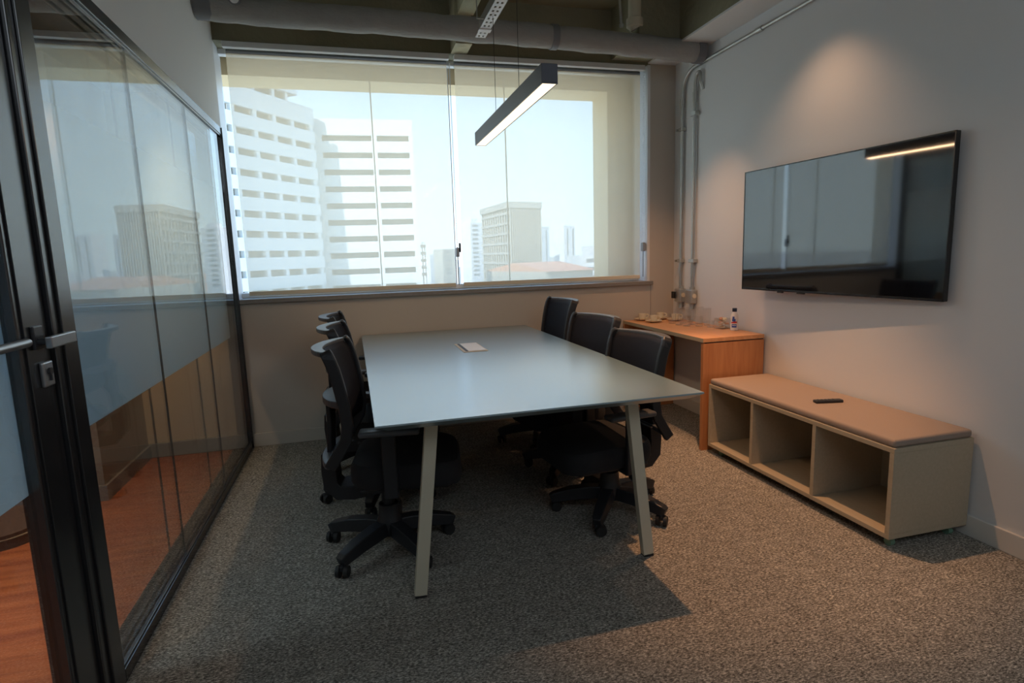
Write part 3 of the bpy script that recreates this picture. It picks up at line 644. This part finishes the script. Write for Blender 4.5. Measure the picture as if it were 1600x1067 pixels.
    for k in range(5):
        a = math.radians(star - rot + 72 * k); f_ = Matrix.Rotation(a, 4, 'Z')
        MB().sweep([(.03, 0, .108), (.10, 0, .108), (.20, 0, .098), (.285, 0, .078), (.302, 0, .07)], [(-.027, -.028), (.027, -.028), (.023, .022), (-.023, .022)], up=(0, 0, 1), scl=[1.2, 1.25, 1.15, .95, .8]).obj('star_leg', 'plastic', t, f=f_, bev=.004)
        sw = random.uniform(0, 6.28); g = f_ @ Matrix.Translation((.285, 0, 0)) @ Matrix.Rotation(sw, 4, 'Z')
        c_ = MB().cyl((0, 0, .05), (0, 0, .08), .010, n=10).box((-.03, -.009, .03), (.014, .009, .056), .006).obj('caster', 'plastic', t, f=g)
        for s in (-1, 1): MB().cyl((-.014, s * .010, .0275), (-.014, s * .026, .0275), .0275, r2=.024, n=20).obj('wheel', 'rubber', c_, f=g, smooth=True)
    return t
chair(.075, 2.56, -8, .02, 8, 'black mesh task chair on the left side, nearest the camera')
chair(.06, 3.18, -5, .035, 40, 'black mesh task chair, middle one on the left side of the table')
chair(.035, 3.80, -4, .035, 70, 'black mesh task chair on the left side, nearest the window')
chair(1.175, 2.58, 187, -.03, 18, 'black mesh task chair on the right side, nearest the camera')
chair(1.205, 3.19, 191, .0, 11, 'black mesh task chair, middle one on the right side of the table')
chair(1.20, 3.80, 182, .06, 30, 'black mesh task chair on the right side, nearest the window')

# ------------------------------------------------------------------ city outside
def px(u, v, d): return V((0, 0, H)) + (FW + RT * ((u - 800) / FPX) + UP * ((533.5 - v) / FPX)) * d
GZ = -30
struct('ground', MB().box((-2500, 30, GZ - 1), (3500, 5000, GZ)), 'ground')
def wallbox(mb, P0, P1, z0, z1, out, thick):
    """box standing on the line P0-P1, its face moved out by `out` along the outward normal, `thick` deep"""
    d = (P1 - P0).to_2d(); d.normalize(); n = V((d.y, -d.x, 0))
    a = P0 + n * out; c = P1 + n * out
    return mb.prism([(a.x, a.y), (c.x, c.y), (c.x - n.x * thick, c.y - n.y * thick), (a.x - n.x * thick, a.y - n.y * thick)], z0, z1)
def lerp(a, c, s): return a + (c - a) * s
pit = 2.92; zb0 = 22.96
A0 = V((-32.0, 70.0, 0)); B0 = V((-4.9, 105.4, 0))
dA = (B0 - V((-17.2, 89.4, 0))); A0 = B0 - dA * 2.0
t = thing('office_tower', 'large white banded tower, left wing running away from the window', 'building', (B0.x, B0.y, GZ)); f = Matrix.Translation((-B0.x, -B0.y, -GZ))
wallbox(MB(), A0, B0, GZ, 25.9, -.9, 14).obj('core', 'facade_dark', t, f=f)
wallbox(MB(), A0, B0, zb0 + .5, 26.2, 0, .8).obj('spandrel', 'facade', t, f=f)
for k in range(16): wallbox(MB(), A0, B0, zb0 + .5 - pit * (k + 1), zb0 - .5 - pit * k, 0, .8).obj('spandrel', 'facade', t, f=f)
for s in (.06, .22, .36, .48, .59, .69, .785, .88, .985):
    c = lerp(A0, B0, s); d = (B0 - A0).normalized() * .35
    wallbox(MB(), c - d, c + d, GZ, 25.8, -.15, .8).obj('pier', 'facade', t, f=f)
q0 = B0 - dA.normalized() * 2.2
wallbox(MB(), lerp(A0, B0, .42), lerp(A0, B0, .93), 28.9, 31.6, -1.5, 7).obj('roof_pavilion', 'facade', t, f=f)
wallbox(MB(), lerp(A0, B0, .3), lerp(A0, B0, .95), 28.0, 28.7, -1.2, 8).obj('roof_slab', 'facade', t, f=f)
wallbox(MB(), lerp(A0, B0, .3), lerp(A0, B0, .90), 25.8, 28.0, -2.2, 6).obj('roof_storey', 'facade_dark', t, f=f)
for s in (.5, .62, .73, .83, .9): c = lerp(A0, B0, s); d = (B0 - A0).normalized() * .3; wallbox(MB(), c - d, c + d, 26.0, 28.0, -1.7, .7).obj('roof_post', 'facade', t, f=f)
YR = 110.0
R0_, R1_ = V((-6.2, YR, 0)), V((.1048 * YR + .1, YR - .9, 0))
t = thing('office_block', 'sunlit white banded block attached to the right of the tower', 'building', (R0_.x, R0_.y, GZ)); f = Matrix.Translation((-R0_.x, -R0_.y, -GZ))
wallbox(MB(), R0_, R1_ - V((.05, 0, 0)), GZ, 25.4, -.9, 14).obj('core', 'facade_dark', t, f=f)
wallbox(MB(), R0_, R1_, zb0 + .0, 25.7, 0, .8).obj('spandrel', 'facade', t, f=f)
for k in range(16): wallbox(MB(), R0_, R1_, zb0 - pit * (k + 1), zb0 - 1.0 - pit * k, 0, .8).obj('spandrel', 'facade', t, f=f)
for a, c in ((-6.2, -4.05), (.0401 * YR, .0485 * YR), (.0994 * YR, R1_.x)):
    yy = lambda x: R0_.y + (R1_.y - R0_.y) * (x - R0_.x) / (R1_.x - R0_.x)
    wallbox(MB(), V((a, yy(a), 0)), V((c, yy(c), 0)), GZ, 25.4, -.02, .8).obj('pier', 'facade', t, f=f)
# concrete finned building
def ground_pt(u, d, v=406): p = px(u, v, d); return V((p.x, p.y, 0))
L0, C0, R1 = ground_pt(755, 173), ground_pt(797, 150), ground_pt(847, 155)
t = thing('finned_building', 'grey concrete building with vertical fins in the middle distance', 'building', (C0.x, C0.y, GZ)); f = Matrix.Translation((-C0.x, -C0.y, -GZ))
back = R1 + (L0 - C0)
ZT = px(797, 316, 150).z
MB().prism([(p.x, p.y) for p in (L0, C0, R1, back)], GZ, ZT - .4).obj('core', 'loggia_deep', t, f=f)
wallbox(MB(), L0, C0, ZT - 1.6, ZT, .5, 1).obj('parapet', 'facade_grey', t, f=f); wallbox(MB(), C0, R1, ZT - 1.6, ZT, .5, 1).obj('parapet', 'facade_grey', t, f=f)
for k in range(8):
    z = ZT - 2.55 * (k + 1)
    wallbox(MB(), L0, C0, z - .6, z, .3, .8).obj('floor_slab', 'facade_grey', t, f=f)
    wallbox(MB(), C0, R1, z - .25, z + .35, .0, .4).obj('floor_slab', 'facade_dark', t, f=f)
for k in range(17):
    c = lerp(C0, R1, (k + .5) / 17); d = (R1 - C0).normalized() * .14
    for j in range(1): wallbox(MB(), c - d, c + d, GZ, ZT - 1.0, .35, .6).obj('fin', 'facade_grey', t, f=f)
for k in range(12):
    c = lerp(L0, C0, (k + .5) / 12); d = (C0 - L0).normalized() * .35
    wallbox(MB(), c - d, c + d, GZ, ZT - 1.0, .2, .6).obj('pier', 'facade_grey', t, f=f)
def tower(name, label, u0, u1, vt, d, m='facade_far', floors=0, grp=None, cat='building', crown=None, vert=0):
    a, c = ground_pt(u0, d), ground_pt(u1, d * 1.02); zt = px((u0 + u1) / 2, vt, d).z; n = V((a.y - c.y, c.x - a.x, 0)).normalized()
    w_ = (c - a).length
    t = thing(name, label, cat, (a.x, a.y, GZ), 0, grp); f = Matrix.Translation((-a.x, -a.y, -GZ))
    dpt = max(8, w_ * .8)
    MB().prism([(a.x, a.y), (c.x, c.y), (c.x + n.x * dpt, c.y + n.y * dpt), (a.x + n.x * dpt, a.y + n.y * dpt)], GZ, zt).obj('walls', m, t, f=f)
    if floors:
        p = (zt + 8) / floors
        for k in range(floors): wallbox(MB(), lerp(a, c, .15), lerp(a, c, .6), zt - p * (k + .8), zt - p * (k + .4), .15, .3).obj('window_band', 'glass_far', t, f=f)
    for k in range(vert): wallbox(MB(), lerp(a, c, (k + .6) / vert - .04), lerp(a, c, (k + .6) / vert + .04), GZ, zt - 2, .2, .4).obj('window_strip', 'glass_far', t, f=f)
    if crown: wallbox(MB(), lerp(a, c, .3), lerp(a, c, .8), zt, zt + crown, -2, 4).obj('roof_box', m, t, f=f)
    return t
tower('apartment_tower', 'white apartment tower just left of the finned building', 737, 756, 348, 260, floors=12, crown=1.8)
tower('apartment_tower', 'slim pale tower just right of the finned building', 847, 859, 354, 330, vert=1)
tower('apartment_tower', 'pair of slim white towers near the right end of the window', 882, 899, 352, 350, vert=2)
tower('distant_block', 'grey distant block left of the window mullion', 692, 713, 389, 300, m='facade_grey', floors=6)
tower('distant_block', 'pale distant block behind the left blind hem', 672, 690, 398, 380)
tower('distant_block', 'white wide block low at the right edge of the view', 906, 975, 398, 190, floors=3)
tower('distant_block', 'small stepped block low at the right edge of the view', 928, 975, 383, 230, floors=3)
t = thing('telecom_mast', 'thin lattice telecom mast right of the sunlit block', 'mast', (0, 0, 0)); p = ground_pt(662, 200); zt = px(662, 378, 200).z
t.location = (p.x, p.y, GZ)
b = MB(); hh = zt - GZ
for i in range(3): a = i * 2 * PI / 3; b.cyl((1.0 * math.cos(a), 1.0 * math.sin(a), 0), (.5 * math.cos(a), .5 * math.sin(a), hh), .12, n=5)
b.obj('mast_leg', 'facade_dark', t)
for k in range(5): MB().box((-.8, -.8, hh - 2 - k * 2.4), (.8, .8, hh - 1 - k * 2.4)).obj('antenna_drum', 'facade_dark', t)
# warehouse with terracotta roof
a, c = ground_pt(852, 120), ground_pt(926, 128); zt = px(880, 423, 124).z
t = thing('warehouse', 'low warehouse with a long terracotta roof below the skyline', 'building', (a.x, a.y, GZ)); f = Matrix.Translation((-a.x, -a.y, -GZ))
wallbox(MB(), a, c, GZ, zt, 0, 22).obj('walls', 'facade_grey', t, f=f)
n = V(((c - a).normalized().y, -(c - a).normalized().x, 0)) * -1
b = MB(); vs = [b.b.verts.new(p) for p in (a - n * 1 + V((0, 0, zt)), c - n * 1 + V((0, 0, zt)), c + n * 11 + V((0, 0, zt + 1.9)), a + n * 11 + V((0, 0, zt + 1.9)), a + n * 23 + V((0, 0, zt)), c + n * 23 + V((0, 0, zt)))]
b.b.faces.new((vs[0], vs[1], vs[2], vs[3])); b.b.faces.new((vs[3], vs[2], vs[5], vs[4])); b.b.faces.new((vs[0], vs[3], vs[4])); b.b.faces.new((vs[1], vs[5], vs[2])); b.b.faces.new((vs[0], vs[4], vs[5], vs[1]))
b.obj('roof', 'tile_roof', t, f=f)
rnd = random.Random(3)
used = [(L0.x, L0.y, 22), (C0.x, C0.y, 22), (R1.x, R1.y, 22)]
for o in C.objects:
    if o.name.startswith(('apartment_tower', 'distant_block', 'telecom_mast', 'warehouse')) and o.parent is None: used.append((o.location.x, o.location.y, 26))
n_ = 0
while n_ < 46:
    u = rnd.uniform(655, 990); d = rnd.uniform(200, 700); w_ = rnd.uniform(5, 14); v = 402 + (rnd.uniform(3, 22) if d < 350 else rnd.uniform(-1, 8))
    g = ground_pt(u, d); wd = w_ * d / FPX
    if any((g.x - x) ** 2 + (g.y - y) ** 2 < (r + wd * 1.3 + 5) ** 2 for x, y, r in used): n_ += .2; continue
    used.append((g.x, g.y, wd * 1.3 + 5)); n_ += 1
    tower('low_house', 'small pale low building in the hazy city below the skyline', u, u + w_, v, d, m=rnd.choice(['facade_far', 'facade_far', 'facade', 'tile_roof', 'facade_grey']), grp='low buildings in the hazy city')
